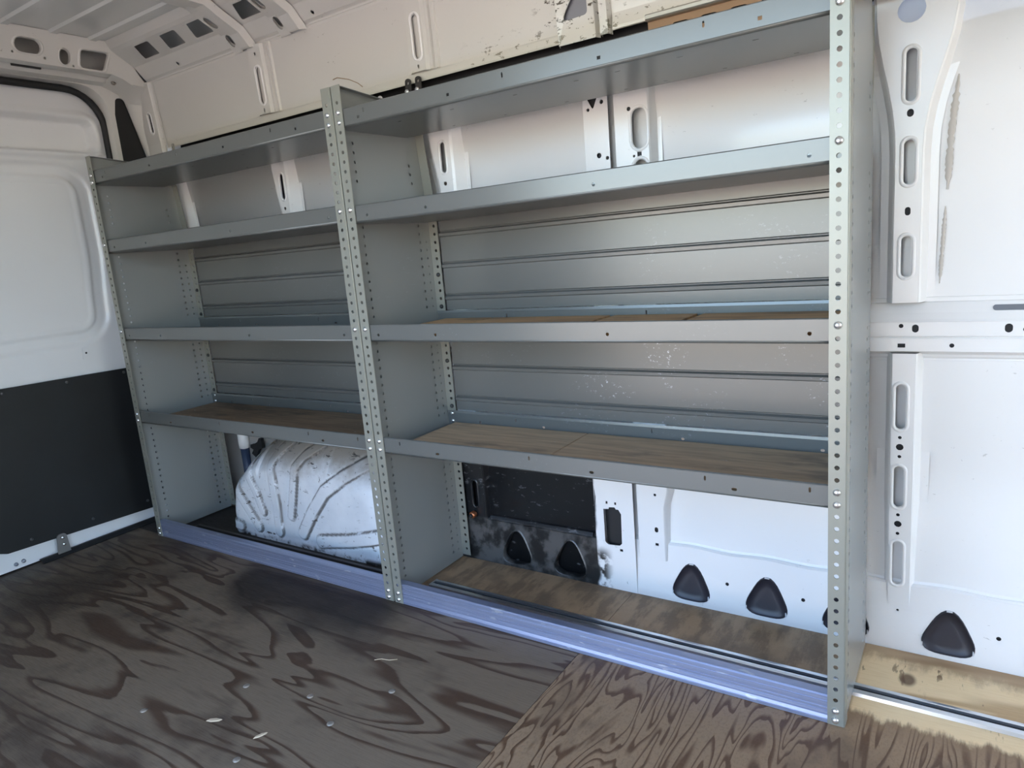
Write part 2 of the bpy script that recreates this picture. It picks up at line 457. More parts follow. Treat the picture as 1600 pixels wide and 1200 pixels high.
# squeezed-out sealant along the flange of the rib beside the shelving
def bead(pts, w):
    mb = MB(); vs = []
    rnd = random.Random(3)
    n = 40
    for i in range(n + 1):
        t = i / n * (len(pts) - 1); k = min(int(t), len(pts) - 2); f = t - k
        x = pts[k][0] * (1 - f) + pts[k + 1][0] * f; z = pts[k][1] * (1 - f) + pts[k + 1][1] * f
        ww = w * (.55 + .6 * rnd.random()) * (min(1, 4 * i / n + .3)) * min(1, 4 * (n - i) / n + .3)
        for a, h in ((-1, 0), (-.5, .0025), (.3, .0025), (1, 0)): vs.append((x + a * ww, YS - .010 - h, z))
    mb.add(vs, [(i * 4 + j, i * 4 + j + 1, i * 4 + j + 5, i * 4 + j + 4) for i in range(n) for j in range(3)], True)
    mb.build('sealant_bead', bpy.data.materials.get('old_sealant') or simple('old_sealant', (.52, .48, .43), .6), wall)
bead([(.150, 1.315), (.140, 1.20), (.136, 1.085)], .007)
bead([(.134, 1.05), (.131, .97), (.128, .885)], .004)
bead([(.122, .62), (.124, .585), (.122, .55)], .006)
bead([(.122, .235), (.122, .19), (.124, .165)], .005)
# pillar panel and its oval-pierced rib
mb = MB().plate(rect(-.700, -.628, .85, 1.50), [rpoly([(-.690, 1.415), (-.655, 1.415), (-.671, 1.380)], .004, 3), circ(-.697 + .012, 1.382, .0045), circ(-.645, 1.396, .0055), circ(-.660, 1.262, .007), circ(-.636, 1.253, .005)], lambda x, z: (x, .358, z))
backs([[(-.694, 1.418), (-.651, 1.418), (-.671, 1.376)], circ(-.685, 1.382, .0045), circ(-.645, 1.396, .0055), circ(-.660, 1.262, .007), circ(-.636, 1.253, .005), circ(-.571, 1.366, .0055), rect(-.5525, -.5405, 1.245, 1.258), circ(-.562, 1.2475, .0035), circ(-.534, 1.263, .0035)], lambda x, z: .3655, 1.3)
mb.add([(-.700, .358, .85), (-.700, .358, 1.5), (-.706, .398, 1.5), (-.706, .398, .85)], [(0, 1, 2, 3)])
wpart('pillar_panel', mb)
ov = [slot(-.545, 1.315, .040, .100), slot(-.5445, 1.195, .036, .085)]
r = rib(lambda z: -.612, lambda z: -.520, .85, 1.49, lambda z: .362, SK, ov + [circ(-.571, 1.366, .0055), rect(-.5465 - .006, -.5465 + .006, 1.247 - .002, 1.258), circ(-.562, 1.2475, .0035), circ(-.534, 1.263, .0035)], .012, .012)
hole_rims(ov, lambda z: .362, r)
# mid rail running the length of the wall
mr = MB().extr([(YS - .013, .856), (.398, .848), (.388, .843), (.377, .822), (.368, .808), (.364, .803)], -2.55, WX1)
mr.plate(rect(-2.55, WX1, .772, .803), [circ(.058, .795, .0048), slot(.086, .789, .013, .018), slot(.256, .789, .014, .019), circ(.285, .786, .005), circ(-.35, .789, .006), circ(.50, .789, .006)], lambda x, z: (x, .364, z))
mr.extr([(.364, .772), (.367, .769), (.364, .766)], -2.55, WX1)
mr.plate(rect(-2.55, WX1, .738, .766), [rect(.052, .067, .746, .755), circ(.156, .751, .0048), circ(.36, .751, .005)], lambda x, z: (x, .364, z))
mr.extr([(.364, .738), (.370, .735), (.386, .728), (.388, .722), (.394, .717), (YS - .013, .712)], -2.55, WX1)
wpart('mid_rail', mr)
backs([circ(.058, .795, .0048), slot(.086, .789, .013, .018), slot(.256, .789, .014, .019), circ(.285, .786, .005), rect(.052, .067, .746, .755), circ(.156, .751, .0048), circ(.36, .751, .005)], lambda x, z: .370, 1.25)
wpart('rail_slot', MB().plate(slot(.292, .831, .130, .011), [], lambda x, z: (x, .3795 + (z - .831) * .5, z)), simple('rail_slot_grey', (.16, .17, .19), .5), .002)

# sill along the floor with its triangular openings
def tri(xc, s=1.0, y=0):
    return rpoly([(xc - .073 * s, .012), (xc + .073 * s, .012), (xc + .003, .158)], [.037, .037, .040], 8)
sy = lambda z: .352 + .014 * sstep(.0, .165, z)
TRIS = [-1.04, -.84, -.45, -.243, -.05, .170, .372, .575]
topz = lambda x: .166 + .0025 * math.cos((x + .243) / .205 * 2 * PI)
outl = [(-1.27, -.02), (1.4, -.02)] + [(1.4 - i * .02, topz(1.4 - i * .02) if 1.4 - i * .02 > -.5 else (.166 if 1.4 - i * .02 > -.625 else (.128 if 1.4 - i * .02 > -.735 else .146))) for i in range(0, 134)]
smb = MB().plate(outl, [tri(x) for x in TRIS if abs(x + .65) > .05] + [circ(-.347, .082, .005), circ(-.15, .079, .005), circ(.268, .077, .005), circ(.065, .10, .003)], lambda x, z: (x, sy(z), z), [(-1.2 + i * .1, .07) for i in range(26)])
k = len(outl)
tops = outl[2:]
vs = []
for x, z in tops: vs += [(x, sy(z), z), (x, sy(z) + .006, z + .004), (x, .376, z + .003), (x, .380, z + .010)]
smb.add(vs, [(i * 4 + j, i * 4 + j + 1, i * 4 + j + 5, i * 4 + j + 4) for i in range(len(tops) - 1) for j in range(3) if not -.73 < tops[i][0] < -.63])
wpart('sill_panel', smb)
backs([circ(-.347, .082, .005), circ(-.15, .079, .005), circ(.268, .077, .005), circ(.065, .10, .003)], lambda x, z: sy(z) + .006)
# raised collars round the two open holes in the black bay
for xc in (-1.04, -.84):
    lp = tri(xc); kk = len(lp); cx, cz = xc, .06
    vs = []
    for x, z in lp:
        for a, b in ((1.0, .022), (1.0, -.002), (1.06, -.006), (1.14, .001)):
            vs.append((cx + (x - cx) * a, sy(z) + b, cz + (z - cz) * a))
    MB().add(vs, [(i * 4 + j, ((i + 1) % kk) * 4 + j, ((i + 1) % kk) * 4 + j + 1, i * 4 + j + 1) for i in range(kk) for j in range(3)], True).build('opening_collar', WHITE, wall)
# lower pillar panel with the rectangular opening
hb = [(-.709, .150), (-.700, .142), (-.662, .144), (-.654, .152), (-.652, .245), (-.660, .258), (-.668, .258), (-.672, .264), (-.690, .262), (-.692, .256), (-.709, .254)]
mb = MB().plate([(-.738, -.02), (-.612, -.02), (-.612, .48), (-.738, .48), (-.738, .33), (-.732, .29), (-.736, .25)], [hb, rect(-.700, -.694, .272, .280), rect(-.672, -.666, .272, .280), rect(-.662, -.652, .126, .134), circ(-.640, .030, .005)], lambda x, z: (x, .350, z))
mb.add([(-.738, .350, -.02), (-.738, .350, .48), (-.742, .398, .48), (-.742, .398, -.02)], [(0, 1, 2, 3)])
wpart('pillar_panel', mb)
backs([hb], lambda x, z: .3715, 1.15)
backs([rect(-.700, -.694, .272, .280), rect(-.672, -.666, .272, .280), rect(-.662, -.652, .126, .134), circ(-.640, .030, .005)], lambda x, z: .356)
backs([circ(-.545, .318, .004), slot(-.545, .212, .011, .016), rect(-.550, -.540, .163, .171)], lambda x, z: .360)
rib(lambda z: -.600 + .0 * z, lambda z: -.522 + .016 * sstep(.27, .36, z), .118, .70, lambda z: .354, SK, [circ(-.545, .318, .004), slot(-.545, .212, .011, .016), rect(-.550, -.540, .163, .171)], .012, .006)
# black-painted rib in the bay by the wheel arch
s1 = [slot(-1.196, .235, .016, .09)]
r = rib(lambda z: -1.235, lambda z: -1.160, .12, .70, lambda z: .362, SK, s1, .012, .012)
hole_rims(s1, lambda z: .362, r)
wpart('ledge', MB().extr([(YS - .01, .168), (.372, .160), (.366, .150), (.372, .142), (.366, .134)], -1.14, -.76), None)

# upper ribs (on the leaning panel above the shelves)
yu = lambda d: (lambda z: wy(z) - d)
def uprib(xa, xb, slx, extra):
    lean = lambda x: (lambda z: x + .016 * (z - 1.58) / .23)
    s1 = [slot(slx, 1.672, .024, .118, 8, -.07)]
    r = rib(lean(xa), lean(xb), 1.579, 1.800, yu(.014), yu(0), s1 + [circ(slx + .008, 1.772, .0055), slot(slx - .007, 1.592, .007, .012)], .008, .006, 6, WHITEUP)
    hole_rims(s1, yu(.014), r)
    for q in extra:   # pressed beads beside the rib
        mb = MB(); zs = [1.579 + .22 * i / 5 for i in range(6)]; vs = []
        for z in zs:
            x = lean(q)(z)
            vs += [(x - .007, wy(z), z), (x - .004, wy(z) - .007, z), (x + .004, wy(z) - .007, z), (x + .007, wy(z), z)]
        mb.add(vs, [(i * 4 + j, i * 4 + j + 1, i * 4 + j + 5, i * 4 + j + 4) for i in range(5) for j in range(3)])
        wpart('bead', mb, WHITEUP)
uprib(-1.968, -1.905, -1.928, (-1.888, -1.868))
uprib(-1.246, -1.190, -1.208, (-1.172, -1.150))
# rear pillar strip on the same panel
s1 = [slot(-2.640, 1.658, .018, .072, 8, -.05)]
r = rib(lambda z: -2.70 + .05 * sstep(1.62, 1.80, z), lambda z: -2.605 + .012 * (z - 1.58) / .2, 1.50, 1.806, yu(.012), yu(0), s1, .010, .012, 8, WHITEUP)
hole_rims(s1, yu(.012), r)
backs(s1, lambda x, z: wy(z) - .004, 1.25)
# upper pillar with the three-cornered opening
mb = MB().plate(rect(-.738, -.632, 1.545, 1.81), [rpoly([(-.728, 1.600), (-.650, 1.603), (-.648, 1.690), (-.690, 1.650)], .012, 4)], lambda x, z: (x, wy(z) - .016, z), [(-.7, 1.7), (-.64, 1.75)])
cb = MB().plate([(-.734, 1.594), (-.642, 1.594), (-.642, 1.70), (-.69, 1.662)], [], lambda x, z: (x, wy(z) - .003, z)); wpart('opening_shade', cb, simple('opening_shade_grey', (.20, .20, .23), .35))  # dark grey sheet paints the shade inside the opening
for x, sg in ((-.738, -1), (-.632, 1)):
    mb.add([(x, wy(1.545) - .016, 1.545), (x, wy(1.81) - .016, 1.81), (x + sg * .006, wy(1.81), 1.81), (x + sg * .006, wy(1.545), 1.545)], [(0, 1, 2, 3)])
wpart('pillar_panel', mb, WHITEUP)
mb = MB()
for a, b in ((-.620, -.592),):
    vs = []
    for z in (1.545, 1.68, 1.81): vs += [(a, wy(z), z), (a + .004, wy(z) - .020, z), (b - .004, wy(z) - .020, z), (b, wy(z), z)]
    mb.add(vs, [(i * 4 + j, i * 4 + j + 1, i * 4 + j + 5, i * 4 + j + 4) for i in range(2) for j in range(3)])
wpart('bead', mb, WHITEUP)
wpart('panel_lip', MB().extr([(wy(1.59), 1.592), (wy(1.59) - .010, 1.590), (wy(1.585) - .012, 1.560), (wy(1.57) - .012, 1.553)], -.585, WX1), WHITEUP)
# grey channel and tan holed strip at the front end of the rail
wpart('channel', MB().extr([(.318, 1.546), (.300, 1.546), (.297, 1.549), (.297, 1.556), (.300, 1.559), (.318, 1.559)], -.49, .9), GALV)
hs = [rpoly(rect(-.43 + i * .068, -.43 + i * .068 + .040, 1.513, 1.531), .008, 3) for i in range(18)]
wpart('holed_strip', MB().plate(rect(-.49, .9, 1.48, 1.546), hs, lambda x, z: (x, .316, z)), simple('tan_strip', srgb(150, 118, 88), .55, .3))

# loose-looking dark plugs in the sill openings: each can be pulled out
plug_lab = {-.45: 'dark plastic three-cornered plug nearest the black-painted bay', -.243: 'dark plastic three-cornered plug fully seen left of the right-hand post',
            -.05: 'dark plastic three-cornered plug half hidden behind the right-hand post', .170: 'dark plastic three-cornered plug right of the shelving, above the pale plywood',
            .372: 'dark plastic three-cornered plug cut off by the right edge of the photo'}
for xc, lab in plug_lab.items():
    lp = tri(xc, 1.0); kk = len(lp); cx, cz = xc, .058
    vs = []; prof = [(.995, .006), (.985, -.001), (.965, -.003), (.94, -.0015), (.90, .002), (.5, .003)]
    for x, z in lp:
        for a, b in prof: vs.append((cx + (x - cx) * a, sy(z) + b - .001, cz + (z - cz) * a))
    n = len(prof)
    fs = [(i * n + j, ((i + 1) % kk) * n + j, ((i + 1) % kk) * n + j + 1, i * n + j + 1) for i in range(kk) for j in range(n - 1)]
    fs.append(tuple(i * n + n - 1 for i in range(kk)))
    o = MB().add(vs, fs, True).build('sill_plug', PLUG, None, 0, 0, (cx, .355, .014))
    tag(o, lab, 'plug', 'triangular plugs in the sill')
    cm = bpy.data.materials.get('clip_grey') or simple('clip_grey', (.62, .62, .63), .4)
    for px, pz, w, h in ((xc + .002, .1205, .006, .0014), (xc - .0515, .031, .0015, .005), (xc + .0515, .031, .0015, .005)):
        MB().box(px - w, px + w, sy(pz) - .0050, sy(pz) + .002, pz - h, pz + h).build('clip', cm, o)

# ------------------------------------------------------------------ ceiling
ceil = empty('ceiling', (0, 0, 0)); struct(ceil)
pr = [(.15, 1.93)]
for yb in (.105, -.03, -.185, -.335, -.485, -.635, -.785, -.935, -1.085):
    pr += [(yb + .018, 1.931), (yb + .011, 1.923), (yb - .011, 1.923), (yb - .018, 1.931)]
pr += [(-1.5, 1.93)]
MB().extr(pr, -2.62, WX1).build('roof_panel', ROOFP, ceil, .0015)
# roof bows: flange pierced with slots, then a raised ridge, following cove and roof
path = [(.312, 1.795), (.301, 1.811), (.262, 1.853), (.18, 1.893), (.160, 1.905), (.13, 1.918), (-.1, 1.922), (-1.4, 1.922)]
def offp(d):
    out = []
    for i, (y, z) in enumerate(path):
        a = Vector(path[max(i - 1, 0)]); b = Vector(path[min(i + 1, len(path) - 1)]); t = (b - a).normalized()
        nrm = Vector((-t.y, t.x)) * 1.0
        if nrm.y > 0: nrm = -nrm
        if i == 0: nrm = Vector((-1, -.1)).normalized()
        out.append((y + nrm.x * d, z + nrm.y * d))
    return out
def bow(xa, xb, xc):
    """flange from xa to xb, ridge from xb to xc"""
    b = MB(); p0, p1, p2 = offp(.002), offp(.009), offp(.024)
    slots = []
    # piercings live on the straight facet between path points 3 and 4, and on the lower turn
    def fl(seg0, seg1, d, holes):
        ya, za = p1[seg0]; yb_, zb = p1[seg1]; LL = math.hypot(yb_ - ya, zb - za)
        b.plate(rect(xa, xb, 0, LL), holes, lambda x, s: (x, ya + (yb_ - ya) * s / LL, za + (zb - za) * s / LL))
    xm = (xa + xb) / 2
    fl(2, 3, 0, [slot(xm, .058, .027, .052)])
    fl(1, 2, 0, [slot(xm, .030, .026, .044)])
    b.extr(p1[0:2], xa, xb); b.extr(p1[3:], xa, xb)
    for (xs, pa, xe, pb) in ((xa - .008, p0, xa, p1), (xb, p1, xb + .010, p2), (xb + .010, p2, xc - .012, p2), (xc - .012, p2, xc, p0)):
        k = len(path); vs = [(xs, y, z) for y, z in pa] + [(xe, y, z) for y, z in pb]
        b.add(vs, [(j, j + 1, k + j + 1, k + j) for j in range(k - 1)])
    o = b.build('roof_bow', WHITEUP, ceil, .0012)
for xa in BOWS: bow(xa, xa + .050, xa + .118)

# ------------------------------------------------------------------ rear frame and door
rear = empty('wall_rear', (0, 0, 0)); struct(rear)
XF = -2.735
opening = rpoly([(.207, -.01), (.207, 1.803), (-1.35, 1.803), (-1.35, -.01)], [0, .125, .125, 0], 8)
coverhole = rpoly([(.226, .3), (.226, 1.70), (.238, 1.765), (.272, 1.768), (.290, 1.70), (.345, 1.48), (.35, .3)], [0, .02, .02, .02, .05, .05, 0], 4)
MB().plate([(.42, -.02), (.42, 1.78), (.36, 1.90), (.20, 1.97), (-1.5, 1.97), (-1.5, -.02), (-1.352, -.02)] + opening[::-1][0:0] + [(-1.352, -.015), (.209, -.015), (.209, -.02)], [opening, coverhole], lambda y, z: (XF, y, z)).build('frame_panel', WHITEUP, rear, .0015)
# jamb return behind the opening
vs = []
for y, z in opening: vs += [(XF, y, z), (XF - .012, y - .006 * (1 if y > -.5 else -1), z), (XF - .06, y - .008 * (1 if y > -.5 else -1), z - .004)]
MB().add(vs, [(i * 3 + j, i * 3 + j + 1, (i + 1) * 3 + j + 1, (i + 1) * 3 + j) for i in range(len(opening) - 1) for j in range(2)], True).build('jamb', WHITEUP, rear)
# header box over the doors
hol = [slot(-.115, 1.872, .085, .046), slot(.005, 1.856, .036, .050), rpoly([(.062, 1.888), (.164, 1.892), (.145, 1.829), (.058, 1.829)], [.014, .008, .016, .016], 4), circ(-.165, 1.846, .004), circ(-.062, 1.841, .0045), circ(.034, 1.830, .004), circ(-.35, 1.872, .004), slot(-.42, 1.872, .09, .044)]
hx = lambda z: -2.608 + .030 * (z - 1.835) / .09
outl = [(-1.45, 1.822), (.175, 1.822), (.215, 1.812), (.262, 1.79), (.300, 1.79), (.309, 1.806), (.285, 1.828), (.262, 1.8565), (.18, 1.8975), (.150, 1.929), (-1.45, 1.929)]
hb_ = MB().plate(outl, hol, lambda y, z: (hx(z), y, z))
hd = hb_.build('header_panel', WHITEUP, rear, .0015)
for lp in hol[:3]:
    kk = len(lp); cy = sum(p[0] for p in lp) / kk; cz = sum(p[1] for p in lp) / kk; vs = []
    for y, z in lp:
        for a, b in ((1.0, -.012), (1.0, .002), (1.10, .006), (1.22, .0005)): vs.append((hx(z) + b, cy + (y - cy) * a, cz + (z - cz) * a))
    MB().add(vs, [(i * 4 + j, ((i + 1) % kk) * 4 + j, ((i + 1) % kk) * 4 + j + 1, i * 4 + j + 1) for i in range(kk) for j in range(3)], True).build('opening_rim', WHITEUP, hd)
# under-header step
st = MB().extr([(hx(1.822), 1.822), (-2.655, 1.820), (-2.672, 1.826), (-2.690, 1.808), (XF, 1.804)], -1.45, .19, False, 1, 1)
# corner web from header down to the pillar
rows = [[(hx(1.822), .175, 1.822), (hx(1.812), .215, 1.812), (hx(1.797), .25, 1.797), (-2.602, .285, 1.790), (-2.605, .307, 1.797)],
        [(-2.66, .18, 1.816), (-2.665, .215, 1.800), (-2.665, .25, 1.785), (-2.652, .283, 1.768), (-2.655, .310, 1.768)],
        [(XF, .19, 1.804), (XF, .215, 1.795), (XF, .255, 1.777), (XF + .004, .282, 1.745), (-2.675, .313, 1.735)]]
st.add([q for r0 in rows for q in r0], [(5 * k + i, 5 * k + i + 1, 5 * k + i + 6, 5 * k + i + 5) for k in range(2) for i in range(4)], True)
fil = [((XF + .004, .282, 1.745), (-2.675, .313, 1.735)), ((XF + .003, .291, 1.69), (-2.690, .321, 1.68)), ((XF + .003, .318, 1.58), (-2.704, .330, 1.57)), ((XF + .003, .349, 1.45), (-2.710, .338, 1.45))]
vs = []
for a, b in fil:
    a = Vector(a); b = Vector(b); vs += [a, a * .6 + b * .4 + Vector((.008, -.006, 0)), b]
st.add(vs, [(3 * i + j, 3 * i + j + 1, 3 * i + j + 4, 3 * i + j + 3) for i in range(3) for j in range(2)], True)
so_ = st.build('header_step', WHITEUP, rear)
b_ = bmesh.new(); b_.from_mesh(so_.data); bmesh.ops.remove_doubles(b_, verts=b_.verts[:], dist=1e-4); bmesh.ops.recalc_face_normals(b_, faces=b_.faces[:]); b_.to_mesh(so_.data); b_.free()
MB().box(-2.668, -2.660, -.15, -.055, 1.8155, 1.8250).build('step_slot', BLACKRUB_SHADE, rear)
MB().box(-2.668, -2.660, -.30, -.19, 1.8155, 1.8250).build('step_slot', BLACKRUB_SHADE, rear)
MB().tube([(-2.668, .205, 1.806), (-2.655, .204, 1.807)], [.0095, .0075], 12).build('corner_grommet', simple('grommet', (.30, .27, .23), .5), rear)
MB().tube([(-2.66, .2045, 1.8065), (-2.6535, .204, 1.807)], .0045, 10).build('corner_hole', BLACKRUB_SHADE, rear)
MB().plate(rect(-1.5, .43, -.02, 1.98), [], lambda y, z: (-2.88, y, z)).build('outer_sheet', SKINOUT, rear, .002)
# seal round the door opening
sp = [(-1.34, 1.787), (.06, 1.787)] + [(.06 + .135 * math.sin(t), 1.652 + .135 * math.cos(t)) for t in [PI / 2 * i / 8 for i in range(1, 9)]] + [(.195, 0.02)]
vs = []
for i, (y, z) in enumerate(sp):
    a = Vector(sp[max(i - 1, 0)]); b = Vector(sp[min(i + 1, len(sp) - 1)]); t = (b - a).normalized(); nr = Vector((-t.y, t.x))
    for d, h in ((-.0135, 0), (-.010, .010), (0, .014), (.010, .010), (.0135, 0)):
        vs.append((-2.775 + h, y + nr.x * d, z + nr.y * d))
MB().add(vs, [(i * 5 + j, i * 5 + j + 1, i * 5 + j + 6, i * 5 + j + 5) for i in range(len(sp) - 1) for j in range(4)], True).build('door_seal', BLACKRUB_SHADE, rear)

cov = [(y, z) for y, z in coverhole]
o = MB().plate(cov, [], lambda y, z: (XF - .006, y, z)).build('pillar_cover', BLACKRUB_SHADE, None, .004, 0, (XF, .27, .3))
tag(o, 'tall black plastic cover set in the white rear corner pillar above the shelving', 'pillar cover')

# the door itself: pressed inner panel as one relief
def rrs(y, z, y0, y1, z0, z1, r):
    cy, cz = (y0 + y1) / 2, (z0 + z1) / 2
    qy = abs(y - cy) - (y1 - y0) / 2 + r; qz = abs(z - cz) - (z1 - z0) / 2 + r
    return math.hypot(max(qy, 0), max(qz, 0)) + min(max(qy, qz), 0) - r
def doorx(y, z):
    x = -2.800
    d = rrs(y, z, -.95, .160, 1.556, 1.682, .035); x -= .048 * sstep(.004, -.010, d)
    x += .004 * (sstep(.030, .024, d) - sstep(.012, .006, d))
    d = rrs(y, z, -.98, .102 - .02 * sstep(1.2, .9, z), .806, 1.507, .12); x -= .012 * sstep(.012, -.012, d)
    d2 = d + .050; x += .007 * (sstep(.010, -.002, d2)) 
    d3 = d + .070; x -= .003 * sstep(.006, -.004, d3)
    x += .010 * sstep(1.525, 1.548, z) * (1 - sstep(1.552, 1.556, z)) 
    x -= .004 * sstep(1.69, 1.70, z)
    return x
ys = [-.565 + .0065 * i for i in range(118)]
zs_ = [.005 + .0065 * i for i in range(276)]
zs_ = [z for z in zs_ if z < 1.787]
vs = []
for z in zs_:
    # rounded top corner of the leaf
    ymax = .195 if z < 1.652 else .06 + math.sqrt(max(.135 ** 2 - (z - 1.652) ** 2, 0))
    for y in ys:
        yy = min(y, ymax); vs.append((doorx(yy, z), yy, z))
n = len(ys)
door = MB().add(vs, [(i * n + j, i * n + j + 1, (i + 1) * n + j + 1, (i + 1) * n + j) for i in range(len(zs_) - 1) for j in range(n - 1)], True).build('door_1', DOORP, None, 0, 0, (-2.80, -.2, 0))
struct(door)
bp = rpoly([(-.46, .079), (.155, .053), (.155, .679), (-.56, .69), (-.56, .20)], [.02, .01, .012, .01, .01], 4)
bp = rpoly([(-.458, .080), (.160, .056), (.160, .679), (-.552, .692), (-.552, .12)], [.025, .01, .012, .012, .02], 4)
bo = MB().plate(bp, [], lambda y, z: (-2.783, y, z)).build('lower_trim_board', BLACKBOARD, door, .006)
for y, z in ((.087, .665), (-.138, .668), (.082, .096), (-.146, .100), (-.373, .104), (-.36, .672)):
    MB().tube([(-2.7805, y, z), (-2.7775, y, z), (-2.7765, y, z)], [.006, .006, .003], 10).build('rivet', simple('rivet_grey', (.10, .10, .10), .4, .5) if 'rivet_grey' not in bpy.data.materials else bpy.data.materials['rivet_grey'], bo)
MB().plate(rpoly([(-.052, .742), (-.022, .742), (-.024, .790), (-.050, .790)], .006, 3), [circ(-.037, .768, .0045)], lambda y, z: (-2.7955, y, z)).build('tab', DOORP, door, .003)
MB().box(-2.799, -2.7965, -.045, -.030, .760, .775).build('tab_hole', BLACKRUB_SHADE, door)
lb = MB().plate(rpoly([(-.300, .004), (-.252, .004), (-.258, .088), (-.292, .088)], [.002, .002, .016, .016], 5), [], lambda y, z: (-2.772, y, z)).build('latch_plate', simple('latch_grey', (.22, .21, .20), .5, .5), door, .006)
for z in (.072, .045):
    MB().tube([(-2.769, -.274, z), (-2.764, -.274, z), (-2.762, -.274, z)], [.0075, .0065, .003], 10).build('screw', BOLT, lb)
for y, z in ((-.408, .027), (-.434, .024)):
    MB().tube([(-2.80, y, z), (-2.794, y, z), (-2.792, y, z)], [.008, .007, .003], 10).build('screw', simple('door_screw', (.30, .32, .36), .4, .6) if 'door_screw' not in bpy.data.materials else bpy.data.materials['door_screw'], door)
# threshold seal along the bottom of the door
sill = MB().extr([(-2.79, .012), (-2.775, .014), (-2.765, .006), (-2.755, .001)], -.36, .20, False, 1, 1).build('threshold_strip', BLACKRUB_SHADE, rear, .003)
dr2 = MB().plate(rpoly([(-1.345, .01), (-.572, .01), (-.572, 1.787), (-1.345, 1.787)], [0, 0, 0, .13], 6), [], lambda y, z: (-2.80, y, z)).build('door_2', DOORP, None, .004, 0, (-2.80, -.95, 0)); struct(dr2)

# ------------------------------------------------------------------ near side, front and floor of the van (out of view; they shape the light)
nw = MB().plate([(-2.9, -.05), (-1.50, -.05), (-1.50, 1.80), (.10, 1.80), (.10, -.05), (2.95, -.05), (2.95, 1.98), (-2.9, 1.98)], [], lambda x, z: (x, -1.5, z)).build('wall_right', WHITE, None, .04); struct(nw)
fw = MB().plate(rect(-1.5, .47, -.05, 1.98), [rpoly(rect(-1.44, .32, .30, 1.84), .1)], lambda y, z: (2.92, y, z)).build('wall_front', WHITEUP, None, .04); struct(fw)
fl = MB()
fl.box(-2.80, -.6275, -1.5, .350, -.016, 0); fl.box(-.6262, 2.92, -1.5, .350, -.016, 0); fl.box(-2.9, 2.95, -1.52, .49, -.05, -.017)
flo = fl.build('floor', FLOORM); struct(flo)

# ------------------------------------------------------------------ shelving units
PITCH = .0254
ZI = lambda i: .010 + (55 - i) * PITCH
XL, XC, XR = -2.582, -1.2655, 0.0
D = .343

def bolt(parent, x, y, z, ax=(0, -1, 0), r=.0078, mat=None, h=.006):
    a = Vector(ax); p = Vector((x, y, z))
    return MB().tube([p - a * .002, p + a * .001, p + a * h * .55, p + a * h * .9, p + a * h], [r, r, r * .86, r * .5, r * .12], 12).build('bolt', mat or BOLT, parent)

def post(unit, xa, side):
    """perforated angle at the front; side -1: flange runs left of xa, +1: right of xa"""
    w = .0315
    x0, x1 = (xa - w, xa) if side < 0 else (xa, xa + w)
    holes = [circ((x0 + x1) / 2, ZI(i), .0050, 8) for i in range(-2, 56)]
    mb = MB().plate(rect(x0, x1, .002, 1.502), holes, lambda x, z: (x, -.001, z))
    # rounded outer corner and return flange
    c = [(xa + side * .0, -.001), (xa - side * .0012, .0005), (xa - side * .0015, .003), (xa - side * .0015, .030)]
    vs = [(x, y, z) for z in (.002, 1.502) for x, y in c]; k = len(c)
    mb.add(vs, [(j, j + 1, k + j + 1, k + j) for j in range(k - 1)])
    p = mb.build('post', POST, unit, .002)
    xm = (x0 + x1) / 2
    for i in (-1, 0, 9, 22, 35, 36, 54, 55): bolt(p, xm, -.002, ZI(i) if i != 55 else .014)
    return p

def side_panel(unit, xa, sd):
    out = [(.002, .004), (D, .004), (D, 1.17), (.322, 1.40), (.300, 1.462), (.285, 1.478), (.02, 1.502), (.002, 1.502)]
    holes = []
    for i in range(2, 55):
        if i in (7, 8, 9, 10, 22, 23, 36, 37) : continue
        z = ZI(i) + .004
        holes.append(circ(.052, z, .0044, 6))
        if i > 3: holes.append(circ(.292 - max(0, z - 1.17) * .10, z, .0046, 6))
        if i > 12: holes.append(circ(.322, z, .0030, 6))
    mb = MB().plate(out, holes, lambda y, z: (xa, y, z))
    tf = [(.010, 1.5025), (.02, 1.5025), (.285, 1.4785), (.300, 1.4625)]
    mb.add([(xa, y, z) for y, z in tf] + [(xa + sd * .019, y, z - .001) for y, z in tf], [(i, i + 1, 5 + i, 4 + i) for i in range(3)])
    p = mb.build('end_panel', SIDE, unit, .0016)
    return p

def rear_upright(unit, xa, side):
    w = .034
    x0, x1 = (xa, xa + w) if side > 0 else (xa - w, xa)
    holes = [circ((x0 + x1) / 2 + side * .003, ZI(i), .0050, 8) for i in range(11, 55)]
    mb = MB().plate(rect(x0, x1, .012, 1.165), holes, lambda x, z: (x, D, z))
    # upper leg follows the leaning wall
    vs = [(x0, D, 1.165), (x1, D, 1.165), (x0, .322, 1.40), (x1 - side * .004, .322, 1.40), (x0, .300, 1.462), (x1 - side * .006, .300, 1.462)]
    mb.add(vs, [(0, 1, 3, 2), (2, 3, 5, 4)])
    p = mb.build('rear_upright', POST, unit, .002)
    xm = (x0 + x1) / 2 + side * .003
    for i in (35, 36): bolt(p, xm, D - .002, ZI(i) + .001)
    for i in (17, 21, 28, 34): bolt(p, xm, D - .002, ZI(i), (0, -1, 0), .007, DARKBOLT)
    return p

